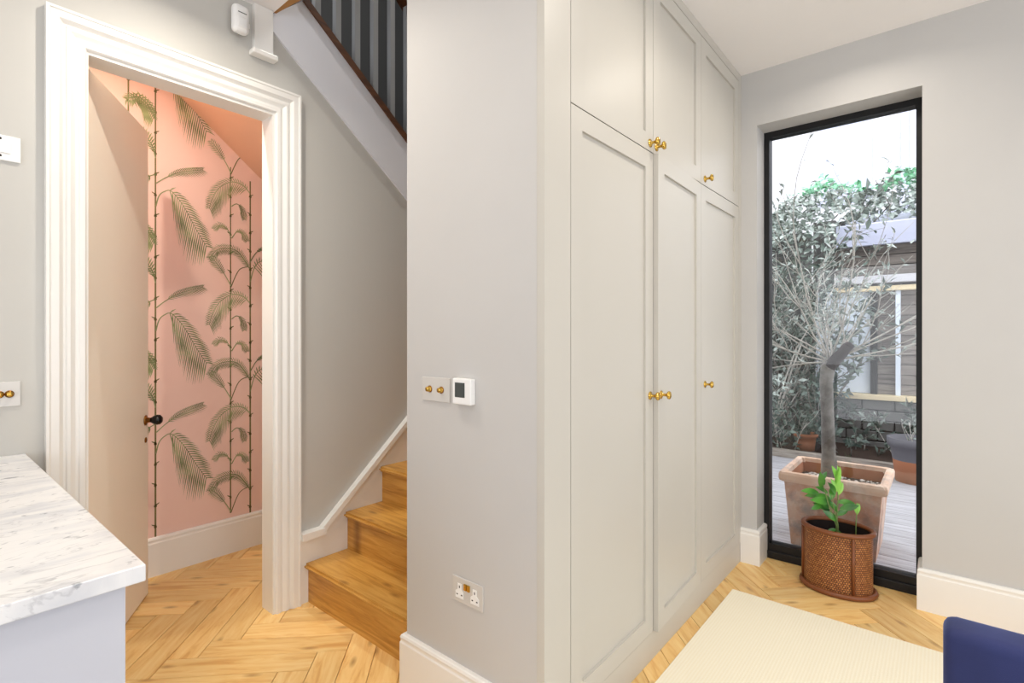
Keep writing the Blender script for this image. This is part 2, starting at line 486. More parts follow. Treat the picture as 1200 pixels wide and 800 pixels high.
# ceiling: one slab with the stair opening cut out
cb = bm_new()
add_box(cb, -2.9, 3.6, -2.9, 1.56, CEIL, CEIL+.12)
add_box(cb, -2.9, 1.15, 1.56, 2.56, CEIL, CEIL+.12)
struct('ceiling', cb, M['ceil'])

DW = 2.455                                    # face of the wall with the doorway
sl = -.80
def str_lo(x): return 2.131 + sl*(x-1.954)
def str_hi(x): return 2.461 + sl*(x-1.954)
struct('wall_left', prism([(-2.9, 0), (.455, 0), (.455, 2.39), (1.163, 2.39), (1.163, 0), (3.5, 0), (3.5, str_lo(3.5)+.05),
                           (1.15, str_lo(1.15)+.05), (1.15, CEIL), (-2.9, CEIL)], 'y', DW, DW+.105), M['hallwall'])
# pillar and the stair side wall behind the wardrobe
wp = bm_new()
add_prism(wp, [(1.246, .9455), (1.30, .9455), (1.30, 1.47), (3.5, 1.47), (3.5, 1.563), (1.246, 1.563)], 'z', 0, 5.0)
struct('wall_pillar', wp, M['wall'])
# window wall with the tall opening
ww = bm_new()
WX = 3.204
wy0, wy1, wz1 = .081, .831, 2.545
add_prism(ww, [(-2.9, 0), (wy0, 0), (wy0, wz1), (wy1, wz1), (wy1, 0), (1.47, 0), (1.47, CEIL), (-2.9, CEIL)], 'x', WX, WX+.26)
struct('wall_right', ww, M['wall'])
# walls behind the photographer; their unseen openings are added to bring in fill daylight
wb = bm_new(); add_prism(wb, [(-2.9, 0), (-2.0, 0), (-2.0, 2.4), (2.0, 2.4), (2.0, 0), (2.56, 0), (2.56, CEIL), (-2.9, CEIL)], 'x', -3.05, -2.9)
struct('wall_back', wb, M['wall'])
ws = bm_new(); add_prism(ws, [(-3.05, 0), (-2.0, 0), (-2.0, 2.4), (2.6, 2.4), (2.6, 0), (3.46, 0), (3.46, CEIL), (-3.05, CEIL)], 'y', -3.05, -2.9)
struct('wall_front', ws, M['wall'])

# toilet room under the upper flight
YB = 3.355
def wc_ceil(x): return min(2.95, 2.74 - .8026*(x-.99))
struct('wall_toilet_left', box(.20, .30, 2.56, YB+.1, 0, 3.1), M['pink'])
wcb = struct('wall_toilet_back', prism([(.20, 0), (2.3, 0), (2.3, wc_ceil(2.3)+.05), (.728, 3.0), (.20, 3.0)], 'y', YB, YB+.1), M['pink'])
struct('wall_toilet_right', box(2.15, 2.3, 2.56, YB+.1, 0, 2.0), M['pink'])
xk = .99 - (2.95-2.74)/.8026
struct('ceiling_toilet', prism([(.2, 2.95), (xk, 2.95), (2.3, wc_ceil(2.3)), (2.3, wc_ceil(2.3)+.08), (xk+.03, 3.03), (.2, 3.03)], 'y', 2.56, YB+.1), M['salmon'])

# stairwell above, its dimness put into the dark surface colour
struct('wall_stair_back', box(1.0, 3.6, 3.46, 3.56, 1.0, 5.0), M['stairdim'])
struct('wall_stair_end', box(3.5, 3.6, 1.47, 3.56, 0, 5.0), M['stairdim'])
struct('wall_stair_side', box(-.1, 0, 1.4, 3.56, 2.98, 5.0), M['stairdim'])
struct('wall_stair_near', box(0, 1.246, 1.46, 1.563, 2.98, 5.0), M['stairdim'])
struct('ceiling_stair', box(-.1, 3.6, 1.4, 3.56, 5.0, 5.1), M['stairdim'])
struct('floor_landing', box(-.1, 1.12, 1.56, 3.46, 3.03, 3.06), M['oakedge'])
struct('trim_landing', prism([(1.151, 2.44), (1.151, 1.57), (1.286, 1.57), (1.162, 2.44)], 'z', 2.862, 2.90), M['oakedge'])

# ------------------------------------------------------------------ skirting
def skirt(name, p0, p1, out, h=.2, t=.02, ends=(0, 0)):
    """moulded skirting along p0->p1 in plan, projecting toward 'out'"""
    a, b = Vector(p0), Vector(p1); d = (b-a).normalized(); o = Vector(out)
    prof = [(0, 0), (t, 0), (t, h-.032), (t-.003, h-.026), (t-.003, h-.020), (t-.001, h-.012), (t-.004, h-.004), (t-.009, h), (0, h)]
    bm = bm_new()
    lo, hi = [], []
    for q, z in prof:
        pa = a + o*q + d*(-ends[0]*q); pb = b + o*q + d*(ends[1]*q)
        lo.append(bm.verts.new((pa.x, pa.y, z))); hi.append(bm.verts.new((pb.x, pb.y, z)))
    n = len(prof); bm.faces.new(lo); bm.faces.new(hi[::-1])
    for i in range(n):
        j = (i+1) % n; bm.faces.new((lo[j], lo[i], hi[i], hi[j]))
    bmesh.ops.recalc_face_normals(bm, faces=bm.faces[:])
    return struct(name, bm, M['white'])
skirt('baseboard_pillar', (1.246, 1.563), (1.246, .935), (-1, 0), ends=(1, 0))
skirt('baseboard_stair', (1.246, 1.563), (1.32, 1.563), (0, 1), ends=(1, 0))
skirt('baseboard_window_left', (WX, .917), (WX, wy1), (-1, 0), ends=(0, 1))
skirt('baseboard_window_reveal', (WX, wy1), (3.355, wy1), (0, -1), ends=(1, 0))
skirt('baseboard_window_right', (WX, -2.9), (WX, wy0), (-1, 0), ends=(0, 1))
skirt('baseboard_window_reveal', (WX, wy0), (3.355, wy0), (0, 1), ends=(1, 0))
skirt('baseboard_toilet', (.30, YB), (2.15, YB), (0, -1), h=.212)

# ------------------------------------------------------------------ doorway: architrave, lining, door leaf
tr = thing('trim_1', 'white moulded architrave and lining around the toilet doorway', 'door frame', kind='structure')
tr['kind'] = 'structure'
prof = [(0, 0), (0, .012), (.006, .018), (.022, .018), (.026, .013), (.034, .013), (.050, .022), (.060, .022), (.064, .016), (.070, .016),
        (.084, .030), (.108, .030), (.112, .034), (.121, .034), (.121, 0)]       # (from inner edge outwards, projection)
def arch_piece(kind):
    bm = bm_new(); A, B = [], []
    xl, xr, zt = .455, 1.163, 2.39
    for q, p in prof:
        q *= .116/.121
        y = DW - p
        if kind == 'l': A.append((xl-q, y, 0)); B.append((xl-q, y, zt+q))
        if kind == 'r': A.append((xr+q, y, 0)); B.append((xr+q, y, zt+q))
        if kind == 't': A.append((xl-q, y, zt+q)); B.append((xr+q, y, zt+q))
    A = [bm.verts.new(p) for p in A]; B = [bm.verts.new(p) for p in B]; n = len(A)
    bm.faces.new(A); bm.faces.new(B[::-1])
    for i in range(n):
        j = (i+1) % n; bm.faces.new((A[j], A[i], B[i], B[j]))
    bmesh.ops.recalc_face_normals(bm, faces=bm.faces[:])
    return bm
for k in 'lrt': obj('architrave', arch_piece(k), M['white'], tr)
lin_bm = bm_new()
obj('door_lining', box(1.163-.012, 1.163, DW-.006, DW+.105, 0, 2.39), M['white'], tr)
obj('door_lining', box(.455, .455+.006, DW-.006, DW+.05, 0, 2.39), M['white'], tr)
obj('door_lining', box(.461, 1.151, DW-.006, DW+.105, 2.378, 2.39), M['white'], tr)

ang = math.radians(58.8)
dr = thing('door_1', 'plain cream toilet door standing open with a black knob', 'door', (.466, 2.530, 0), ang, kind='structure')
obj('door_leaf', box(0, .705, 0, .04, .006, 2.372, .002, 1), M['door'], dr)
kb = obj('door_knob', lathe([(0, .0), (.0, 0), (.010, 0), (.010, .020), (.014, .026), (.022, .038), (.026, .052), (.024, .064), (.014, .073), (0, .075)], 24,
        Matrix.Translation((.665, 0, .90)) @ Matrix.Rotation(math.radians(90), 4, 'X')), M['black'], dr)
obj('rose', lathe([(0, 0), (.026, 0), (.026, .004), (.014, .007), (.012, .022), (.0, .022)], 24, Matrix.Translation((.665, 0, .90)) @ Matrix.Rotation(math.radians(90), 4, 'X')), M['darkbrass'], dr)
obj('keyhole_cover', lathe([(0, 0), (.014, 0), (.014, .003), (.008, .006), (0, .006)], 16, Matrix.Translation((.665, 0, .80)) @ Matrix.Rotation(math.radians(90), 4, 'X')), M['darkbrass'], dr)

# ------------------------------------------------------------------ printed palm wallpaper (flat print lying on the toilet back wall)
def catmull(P, n=10):
    out = []
    Q = [P[0]] + list(P) + [P[-1]]
    for i in range(1, len(Q)-2):
        p0, p1, p2, p3 = [Vector(q) for q in Q[i-1:i+3]]
        for t in [k/n for k in range(n)]:
            out.append(.5*((2*p1) + (p2-p0)*t + (2*p0-5*p1+4*p2-p3)*t*t + (3*p1-p0-3*p2+p3)*t**3))
    out.append(Vector(P[-1]))
    return out
def flat_mesh(name, polys, mat, y):
    v, f = [], []
    for p in polys:
        b0 = len(v); v += [(q[0], y, q[1]) for q in p]; f.append(tuple(range(b0, b0+len(p))))
    me = bpy.data.meshes.new(name); me.from_pydata(v, [], f); me.update(); me.materials.append(mat)
    return me
def ribbon(path, w0, w1):
    out = []
    n = len(path)
    for i in range(n-1):
        a, b = path[i], path[i+1]; t = (b-a).normalized(); q = Vector((-t.y, t.x))
        wa = w0+(w1-w0)*i/(n-1); wb = w0+(w1-w0)*(i+1)/(n-1)
        out.append([a+q*wa, b+q*wb, b-q*wb, a-q*wa])
    return out
def frond(pts, start, lenL, lenR, step=.0095, sagL=.0, sagR=0., lean=.55, w=.0034):
    path = catmull(pts, 14); polys = ribbon(path, .0032, .0012)
    L = [0]
    for a, b in zip(path, path[1:]): L.append(L[-1]+(b-a).length)
    tot = L[-1]; s = tot*start
    rr = random.Random(int(tot*1e5))
    while s < tot:
        i = next(k for k in range(len(L)-1) if L[k+1] >= s - 1e-9)
        p = path[i].lerp(path[i+1], (s-L[i])/max(1e-6, L[i+1]-L[i])); t = (path[i+1]-path[i]).normalized()
        u = (s/tot-start)/(1-start)
        env = math.sin(math.pi*(.14+.72*u))**.8
        for side, ln, sag in ((1, lenL, sagL), (-1, lenR, sagR)):
            nrm = Vector((-t.y, t.x))*side
            d = nrm*(1-lean) + t*lean + Vector((0, -1))*sag; d.normalize()
            l = ln*env*rr.uniform(.88, 1.08)
            q = Vector((-d.y, d.x))
            m = p + d*l*.45; e = p + d*l + Vector((0, -1))*l*.16
            polys.append([p-q*w*.4, m-q*w, e, m+q*w, p+q*w*.4])
        s += step
    return polys
REP = .692
def rep(name, polys, mat, y, zs, xclip=None):
    me = flat_mesh(name, polys, mat, y)
    for dz in zs: obj(name, me, None, wcb, (0, 0, dz))
y1, y2, y3 = YB-.0006, YB-.0010, YB-.0014
# stems with small nodes
def stem_poly(x, z0, z1, w=.0045, ph=0):
    P = [[(x-w, z0), (x+w, z0), (x+w*.8, z1), (x-w*.8, z1)]]
    z = z0 + ph
    k = 0
    while z < z1-.02:
        s = 1 if k % 2 else -1
        P.append([(x-w*1.7, z), (x+w*1.7, z), (x+w*1.3, z+.012), (x-w*1.3, z+.012)])
        P.append([(x, z+.006), (x+s*.016, z+.016), (x+s*.019, z+.023), (x, z+.014)])
        z += .115; k += 1
    return P
obj('palm_stem', flat_mesh('palm_stem', stem_poly(.924, .212, 2.79, ph=.05), M['stem'], y2), None, wcb)
obj('palm_stem', flat_mesh('palm_stem', stem_poly(1.317, .24, 2.36, .004, ph=.09), M['stem'], y2), None, wcb)
obj('palm_stem', flat_mesh('palm_stem', stem_poly(1.434, .212, 2.30, .005, ph=.03), M['stem'], y2), None, wcb)
ZA = [REP, 0, -REP]
big = frond([(.926, 1.354), (.941, 1.414), (.967, 1.444), (1.003, 1.451), (1.062, 1.38), (1.128, 1.256), (1.185, 1.16)], .27, .085, .19, .0165, .0, .75, .45, .0038)
rep('palm_frond', big, M['print'], y3, [2*REP-.01, REP, 0, -REP+.01])
small = frond([(.928, 1.482), (.972, 1.522), (1.041, 1.569), (1.165, 1.615)], .28, .056, .066, .0125, 0, 0, .62, .0021)
rep('palm_frond', small, M['print'], y3, [REP, 0, -REP])
c1 = frond([(1.431, 1.532), (1.392, 1.57), (1.329, 1.58), (1.262, 1.537), (1.22, 1.471), (1.196, 1.389)], .08, .12, .05, .0125, .5, 0, .42, .0027)
rep('palm_frond', c1, M['print'], y3, [REP, 0, -REP])
for nm, P in (('c2', [(1.323, 1.429), (1.354, 1.449), (1.386, 1.423), (1.399, 1.36)]),
              ('c3', [(1.319, 1.239), (1.298, 1.285), (1.256, 1.302), (1.222, 1.275)]),
              ('c4', [(1.323, 1.232), (1.354, 1.278), (1.386, 1.277), (1.416, 1.226)])):
    rep('palm_leaf', frond(P, .35, .032, .032, .0075, 0, 0, .42, .0019), M['print'], y3, [REP, 0, -REP])
d2 = frond([(1.431, 1.747), (1.367, 1.84), (1.311, 1.86), (1.244, 1.845), (1.197, 1.788)], .06, .052, .046, .0095, 0, 0, .42, .0021)
rep('palm_frond', d2, M['print'], y3, [0, -REP, -2*REP])
d3 = frond([(1.319, 1.632), (1.286, 1.694), (1.244, 1.755), (1.205, 1.797)], .42, .044, .046, .0095, 0, 0, .42, .0021)
rep('palm_frond', d3, M['print'], y3, [REP, 0, -REP, -2*REP])
e2 = frond([(1.434, 1.667), (1.457, 1.75), (1.49, 1.797), (1.53, 1.80), (1.58, 1.73)], .35, .05, .17, .016, 0, .8, .45, .0036)
rep('palm_frond', e2, M['print'], y3, [0, -REP])
e1 = frond([(1.431, 1.787), (1.47, 1.853), (1.521, 1.893), (1.60, 1.91)], .4, .03, .05, .011, 0, 0, .6)
rep('palm_frond', e1, M['print'], y3, [0, -REP])
rep('palm_twig', ribbon(catmull([(1.319, 1.625), (1.367, 1.734), (1.424, 1.76)], 8), .003, .002), M['stem'], y2, [REP, 0, -REP, -2*REP])
for P in ([(.924, 1.62), (.906, 1.69), (.86, 1.75), (.80, 1.74)], [(.924, 1.83), (.90, 1.89), (.85, 1.93), (.79, 1.90)], [(.924, 1.53), (.88, 1.50), (.82, 1.42)]):
    rep('palm_leaf', frond(P, .2, .06, .05, .012, 0, 0, .45, .004), M['print'], y3, [REP, 0, -REP])
# left hand palm crown near the top of the wall
rep('palm_stem', stem_poly(.80, .212, 2.80, .0045, .07), M['stem'], y2, [0])
tp = frond([(.80, 2.60), (.84, 2.625), (.885, 2.60), (.915, 2.53)], .1, .04, .10, .012, 0, .8, .4, .004)
rep('palm_frond', tp, M['print'], y3, [0, -REP, -2*REP])

# ------------------------------------------------------------------ staircase
st = thing('staircase', 'oak staircase with closed risers rising behind the grey pillar', 'staircase', (1.321, 2.0, 0))
def pl(o): o.location = Vector(o.location) - Vector((1.321, 2.0, 0)); return o
RIS, GO = .197, .221
for i in range(9):
    x = 1.321 + GO*i; z = RIS*(i+1)
    pl(obj('riser', box(x, x+.02, 1.568, 2.432, RIS*i, z-.026), M['oakstair'], st))
    b = bm_new(); add_box(b, x-.022, x+GO+.02, 1.568, 2.432, z-.028, z)
    es = [e for e in b.edges if all(v.co.x < x for v in e.verts) and abs(e.verts[0].co.y-e.verts[1].co.y) > .1]
    bmesh.ops.bevel(b, geom=es, offset=.011, segments=4, affect='EDGES')
    pl(obj('tread', b, M['oakstair'], st))
ks = .888
def cap(x): return .322 + ks*(x-1.392)
pl(obj('wall_string', prism([(1.2805, 0), (3.45, 0), (3.45, cap(3.45)), (1.392, .322), (1.2805, .322)], 'y', 2.433, DW), M['white'], st))
cp = bm_new()
add_prism(cp, [(1.2805, .318), (1.406, .318), (1.410, .330), (1.398, .352), (1.2805, .352)], 'y', 2.405, DW)
pl(obj('string_cap', cp, M['white'], st))
cp = bm_new()
add_prism(cp, [(1.376, .338), (1.408, .333), (3.45, cap(3.45)-.008), (3.45, cap(3.45)+.030)], 'y', 2.416, DW)
pl(obj('string_cap', cp, M['white'], st))

# upper flight: string, rail, balusters, newel
bn = thing('banister', 'grey stair string with dark rail and square balusters above the doorway', 'banister', (1.1, 2.455, 2.6))
def bl(o): o.location = Vector(o.location) - Vector((1.1, 2.455, 2.6)); return o
bl(obj('outer_string', prism([(1.125, str_lo(1.125)), (3.45, str_lo(3.45)), (3.45, str_hi(3.45)), (1.295, str_hi(1.295)), (1.125, 2.835)], 'y', 2.443, 2.50), M['string'], bn))
bl(obj('base_rail', prism([(1.295, str_hi(1.295)), (3.45, str_hi(3.45)), (3.45, str_hi(3.45)+.042), (1.28, str_hi(1.28)+.042)], 'y', 2.432, 2.506), M['darkwood'], bn))
for k in range(13):
    xc = 1.385 + .1165*k - .1165
    if xc < 1.25: continue
    z0 = str_hi(xc)+.03
    bl(obj('baluster', prism([(xc-.016, z0+.013), (xc+.016, z0-.013), (xc+.016, z0+.80), (xc-.016, z0+.826)], 'y', 2.453, 2.485), M['baluster'], bn))
bl(obj('handrail', prism([(1.1, str_hi(1.1)+.83), (3.45, str_hi(3.45)+.83), (3.45, str_hi(3.45)+.90), (1.1, str_hi(1.1)+.90)], 'y', 2.435, 2.503), M['darkwood'], bn))
nw = bl(obj('newel_post', box(1.057, 1.143, 2.425, 2.455, 2.645, 2.859, .002, 1), M['white'], bn))
ncap = box(1.042, 1.158, 2.405, 2.4545, 2.620, 2.645, .006, 2)
bl(obj('newel_cap', ncap, M['white'], bn))
# second flight of stairs seen between the balusters, dimness put into its riser colour
df = thing('upper_staircase', 'dark upper flight of stairs seen between the grey balusters', 'staircase', (1.2, 3.0, 2.0))
for i in range(9):
    x = 1.35 + .221*i; z = str_hi(x) - .10
    o = obj('tread', box(x, x+.25, 2.51, 3.35, z-.03, z), M['darkwood'], df); o.location = (-1.2, -3.0, -2.0)
    o = obj('riser', box(x, x+.02, 2.51, 3.35, z-.03, z+.17), M['stairdim'], df); o.location = (-1.2, -3.0, -2.0)

# ------------------------------------------------------------------ built-in wardrobe
CY = .917
wd = thing('built_in_wardrobe', 'stone painted built-in wardrobe with six shaker doors and brass knobs', 'wardrobe', (2.2, 1.2, 0))
def wl(o): o.location = Vector(o.location) - Vector((2.2, 1.2, 0)); return o
wl(obj('carcass', box(1.302, 3.198, .946, 1.465, .0, 2.852), M['cab'], wd))
wl(obj('side_filler', box(1.246, 1.3865, CY, .945, 0, 2.858), M['cab'], wd))
wl(obj('side_filler', box(3.156, 3.203, CY, .945, .115, 2.858), M['cab'], wd))
wl(obj('plinth', box(1.3885, 3.203, CY+.002, .945, 0, .112), M['cab'], wd))
wl(obj('top_filler', box(1.3885, 3.154, CY, .945, 2.812, 2.858), M['cab'], wd))
def shaker(x0, x1, z0, z1, hinge, openang, kx, kz):
    """door origin at its hinge edge on the front plane"""
    g2 = .0015
    x0 += g2; x1 -= g2; z0 += g2+.0008; z1 -= g2+.0008
    hx = x0 if hinge == 'l' else x1
    d = thing('door', None, None, (hx, CY, 0)); d.parent = wd
    d.location = Vector((hx, CY+.022, 0)) - Vector((2.2, 1.2, 0))
    d.rotation_euler = (0, 0, openang)
    a, b = x0-hx, x1-hx; f0, f1 = -.022, 0
    SW, RW = .068, .068
    bm = bm_new()
    add_box(bm, a, a+SW, f0, f1, z0, z1); add_box(bm, b-SW, b, f0, f1, z0, z1)
    add_box(bm, a+SW, b-SW, f0, f1, z0, z0+RW); add_box(bm, a+SW, b-SW, f0, f1, z1-RW, z1)
    obj('door_frame', bm, M['cab'], d)
    obj('panel', box(a+SW, b-SW, f0+.010, f1, z0+RW, z1-RW), M['cab'], d)
    Mx = Matrix.Translation((kx-hx, f0, kz)) @ Matrix.Rotation(math.radians(90), 4, 'X')
    obj('knob', lathe([(0, 0), (.017, 0), (.017, .003), (.008, .006), (.006, .008), (.006, .022), (.009, .026), (.0155, .030), (.017, .034), (.0155, .039), (.008, .042), (0, .0425)], 20, Mx), M['brass'], d)
xs = [1.3885, 2.000, 2.549, 3.154]
zb, zs_, zt = .113, 2.078, 2.810
shaker(xs[0], xs[1], zb, zs_, 'l', 0, 1.970, 1.085)
shaker(xs[1], xs[2], zb, zs_, 'r', math.radians(2.2), 2.030, 1.085)
shaker(xs[2], xs[3], zb, zs_, 'l', 0, 2.600, 1.085)
shaker(xs[0], xs[1], zs_, zt, 'l', 0, 1.970, 2.112)
shaker(xs[1], xs[2], zs_, zt, 'r', 0, 2.030, 2.112)
shaker(xs[2], xs[3], zs_, zt, 'l', 0, 2.600, 2.112)

# ------------------------------------------------------------------ window
w1 = thing('window_1', 'tall narrow black framed window beside the wardrobe', 'window', (3.40, .456, 0), kind='structure')
def wv(o): o.location = Vector(o.location) - Vector((3.40, .456, 0)); return o
fb = bm_new()
X0, X1 = 3.357, 3.425
add_box(fb, X0, X1, wy0, wy0+.028, 0, wz1); add_box(fb, X0, X1, wy1-.030, wy1, 0, wz1)
add_box(fb, X0, X1, wy0+.028, wy1-.030, wz1-.034, wz1); add_box(fb, X0, X1, wy0+.028, wy1-.030, 0, .085)
wv(obj('window_frame', fb, M['frame'], w1))
wv(obj('threshold', box(3.345, X0, wy0, wy1, 0, .045, .003, 1), M['frame'], w1))
wv(obj('pane', box(3.388, 3.396, wy0+.028, wy1-.030, .085, wz1-.034), M['glass'], w1))

# ------------------------------------------------------------------ peninsula and worktop
WT = .92
pn = thing('kitchen_peninsula', 'pale grey kitchen unit under the marble worktop', 'cabinet', (-.4, 1.8, 0))
def pp(o): o.location = Vector(o.location) - Vector((-.4, 1.8, 0)); return o
pp(obj('carcass', box(-1.48, .245, 1.14, DW-.001, .08, WT-.032), M['panel'], pn))
pp(obj('side_panel', box(-1.5, .263, 1.121, 1.139, .0, WT-.034), M['panel'], pn))
pp(obj('side_panel', box(.245, .263, 1.14, DW-.001, .0, WT-.034), M['panel'], pn))
pp(obj('worktop_batten', box(-1.5, .262, 1.123, DW-.001, WT-.034, WT-.0305), M['oakedge'], pn))
wt = obj('marble_worktop', box(-1.55, .289, 1.101, DW-.001, WT-.030, WT, .002, 2), M['marble'])
tag(wt, 'white veined marble worktop in the left corner', 'worktop')

# ------------------------------------------------------------------ wall fittings
def dimmer(name, label, loc, rz, w=.146, ks_=(-.031, .031), grp=None):
    """origin at the wall, faces local -Y"""
    t = thing(name, label, 'light switch', loc, rz)
    obj('switch_plate', box(-w/2, w/2, -.005, 0, -.043, .043, .0012, 1), M['acrylic'], t)
    for k in ks_:
        Mx = Matrix.Translation((k, -.004, 0)) @ Matrix.Rotation(math.radians(90), 4, 'X')
        kn = obj('dimmer_knob', lathe([(0, 0), (.010, 0), (.010, .004), (.0088, .005), (.0088, .015), (.0078, .017), (0, .017)], 20, Mx), M['brass'], t)
        obj('collar', lathe([(0, 0), (.0125, 0), (.0125, .003), (0, .003)], 20, Mx), M['darkbrass'], kn)
    return t
dimmer('dimmer_switch', 'clear plate with two brass dimmer knobs beside the thermostat', (1.246, 1.396, 1.137), math.radians(-90))
dimmer('dimmer_switch', 'clear plate with brass dimmer knobs at the left edge above the worktop', (.204, DW, 1.130), 0, ks_=(-.031, -.006, .020, .045))

tt = thing('thermostat', 'square white wall thermostat with dark grey screen', 'thermostat', (1.246, 1.246, 1.141), math.radians(-90))
obj('case', box(-.044, .044, -.024, 0, -.044, .044, .004, 3), M['plastic'], tt)
obj('screen', box(-.031, .016, -.0252, -.022, -.020, .030, .0008, 1), M['screen'], tt)

sk = thing('power_socket', 'double wall socket with white inserts and brass rockers above the skirting', 'socket', (1.246, 1.238, .458), math.radians(-90))
obj('socket_plate', box(-.073, .073, -.004, 0, -.043, .043, .0015, 1), M['acrylic'], sk)
for s in (-1, 1):
    cxs = s*.036
    ins = bm_new(); add_prism(ins, [(cxs-.019, -.028), (cxs+.019, -.028), (cxs+.019, -.006), (cxs+.009, .002), (cxs+.009, .022), (cxs-.009, .022), (cxs-.009, .002), (cxs-.019, -.006)], 'y', -.0055, -.003)
    io = obj('socket_insert', ins, M['plastic'], sk)
    obj('pin_hole', box(cxs-.002, cxs+.002, -.0058, -.005, .006, .015), M['slot'], io)
    obj('pin_hole', box(cxs-.014, cxs-.007, -.0058, -.005, -.018, -.014), M['slot'], io)
    obj('pin_hole', box(cxs+.007, cxs+.014, -.0058, -.005, -.018, -.014), M['slot'], io)
for s in (-1, 1):
    obj('rocker_switch', box(s*.0075-.0068, s*.0075+.0068, -.009, -.003, .006, .028, .002, 2), M['brass'], sk)

fs = thing('fused_switch', 'white fused connection plate high on the left wall', 'wall switch', (.234, DW, 1.968))
obj('switch_plate', box(-.043, .043, -.008, 0, -.043, .043, .002, 2), M['plastic'], fs)
obj('fuse_cover', box(-.030, .018, -.011, -.007, -.018, .022, .001, 1), M['plastic'], fs)
for z in (-.028, .030):
    obj('screw', lathe([(0, 0), (.004, 0), (.004, .001), (0, .0015)], 12, Matrix.Translation((-.008, -.008, z)) @ Matrix.Rotation(math.radians(90), 4, 'X')), M['slot'], fs)

ps = thing('motion_sensor', 'white motion sensor on the wall under the ceiling', 'motion sensor', (.984, DW, 2.735))
pb = bm_new(); add_box(pb, -.035, .035, -.075, -.028, -.062, .062, .020, 4)
obj('case', smooth(pb), M['plastic'], ps)
obj('lens', smooth(box(-.024, .024, -.081, -.060, -.046, .006, .010, 3)), M['plastic'], ps)
obj('indicator_slot', box(-.018, .018, -.0765, -.07, .020, .0225), M['slot'], ps)
obj('bracket', box(.016, .05, -.034, 0, -.012, .012, .003, 1), M['plastic'], ps)

# ------------------------------------------------------------------ rug
rg = obj('rug', box(.55, 2.80, -1.9, .845, .0005, .010, .004, 2), M['rug'])
tag(rg, 'cream ribbed wool rug lying on the herringbone floor', 'rug')

# ------------------------------------------------------------------ blue velvet chair
ch = thing('velvet_chair', 'blue velvet dining chair with padded back standing on the rug', 'chair', (1.185, -.249, .004))
bk = smooth(box(-.035, .035, -.25, .25, -.0, .41, .018, 4))
bo = obj('backrest', bk, M['velvet'], ch, (0, 0, .431), (0, math.radians(-4), 0))
obj('seat', smooth(box(.01, .48, -.24, .24, .37, .47, .03, 4)), M['velvet'], ch)
for sx, sy in ((.04, .2), (.04, -.2), (.44, .2), (.44, -.2)):
    obj('leg', lathe([(0, 0), (.012, 0), (.019, .38), (0, .38)], 12, Matrix.Translation((sx, sy, 0))), M['leg'], ch)

# ------------------------------------------------------------------ oval wicker planter with a young plant
pk = thing('wicker_planter', 'oval woven cane planter on the floor by the window', 'planter', (3.185, .43, 0))
A_, B_ = .155, .118     # half axes along Y and X
def oval(t, z, k=1.0, da=0): return ((B_+da)*k*math.cos(t), (A_+da)*k*math.sin(t), z)
NT = 64
me = bpy.data.meshes.new('basket_wall')
v, f = [], []
H_ = .315
for i in range(NT):
    t = 2*math.pi*i/NT
    v += [oval(t, .012), oval(t, H_)]
for i in range(NT):
    a, b = 2*i, 2*((i+1) % NT)
    f.append((a, b, b+1, a+1))
me.from_pydata(v, [], f)
uvl = me.uv_layers.new(name='UVMap')
per = math.pi*(A_+B_)
for p in me.polygons:
    for li in p.loop_indices:
        vi = me.loops[li].vertex_index
        i = vi//2
        ii = i if not (p.index == NT-1 and i == 0) else NT
        uvl.data[li].uv = (per*ii/NT, me.vertices[vi].co.z)
    p.use_smooth = True
me.update()
obj('basket_wall', me, M['wicker'], pk)
ring = lambda z, r, da, nm: obj(nm, tube([oval(2*math.pi*i/48, z, 1, da) for i in range(48)], r, 8, True), M['cane'], pk)
ring(H_+.004, .013, .003, 'rim'); ring(.014, .014, .010, 'base_ring')
for t in (-2.6, 1.75, .35, -.9):
    p = oval(t, 0, 1, .004)
    obj('upright', tube([(p[0], p[1], .02), (p[0], p[1], H_)], .008, 8), M['cane'], pk)
lp = [oval(2*math.pi*i/32, 0, 1, -.011)[:2] for i in range(32)]
lb = bm_new()
loops = [[lb.verts.new((x_, y_, z_)) for x_, y_ in lp] for z_ in (H_, .10)]
for i in range(32): lb.faces.new((loops[0][i], loops[0][(i+1) % 32], loops[1][(i+1) % 32], loops[1][i]))
obj('inner_shade', lb, M['inner_shade'], pk)  # dark sheet added for the deep shade in the basket
obj('soil', prism(lp, 'z', .03, .11), M['inner_shade'], pk)  # soil takes the same painted shade

def leaf_geo(v, f, base, direc, ln, wd, nrm, fold=.25, nseg=4, curl=.25):
    d = direc.normalized(); s = d.cross(nrm).normalized(); n = s.cross(d).normalized()
    b0 = len(v)
    for i in range(nseg+1):
        t = i/nseg
        w = wd*math.sin(math.pi*min(1, .06+t*.94))**.8 * (1 if t < .98 else .05)
        c = base + d*ln*t + n*(-curl*ln*t*t)
        v += [tuple(c - s*w + n*fold*w), tuple(c), tuple(c + s*w + n*fold*w)]
    for i in range(nseg):
        a = b0+3*i
        f += [(a, a+1, a+4, a+3), (a+1, a+2, a+5, a+4)]
def leaf_mesh(name, specs, mat, parent, nseg=4):
    v, f = [], []
    for s_ in specs: leaf_geo(v, f, *s_, nseg=nseg)
    me = bpy.data.meshes.new(name); me.from_pydata(v, [], f); me.update()
    for p in me.polygons: p.use_smooth = True
    return obj(name, me, mat, parent)

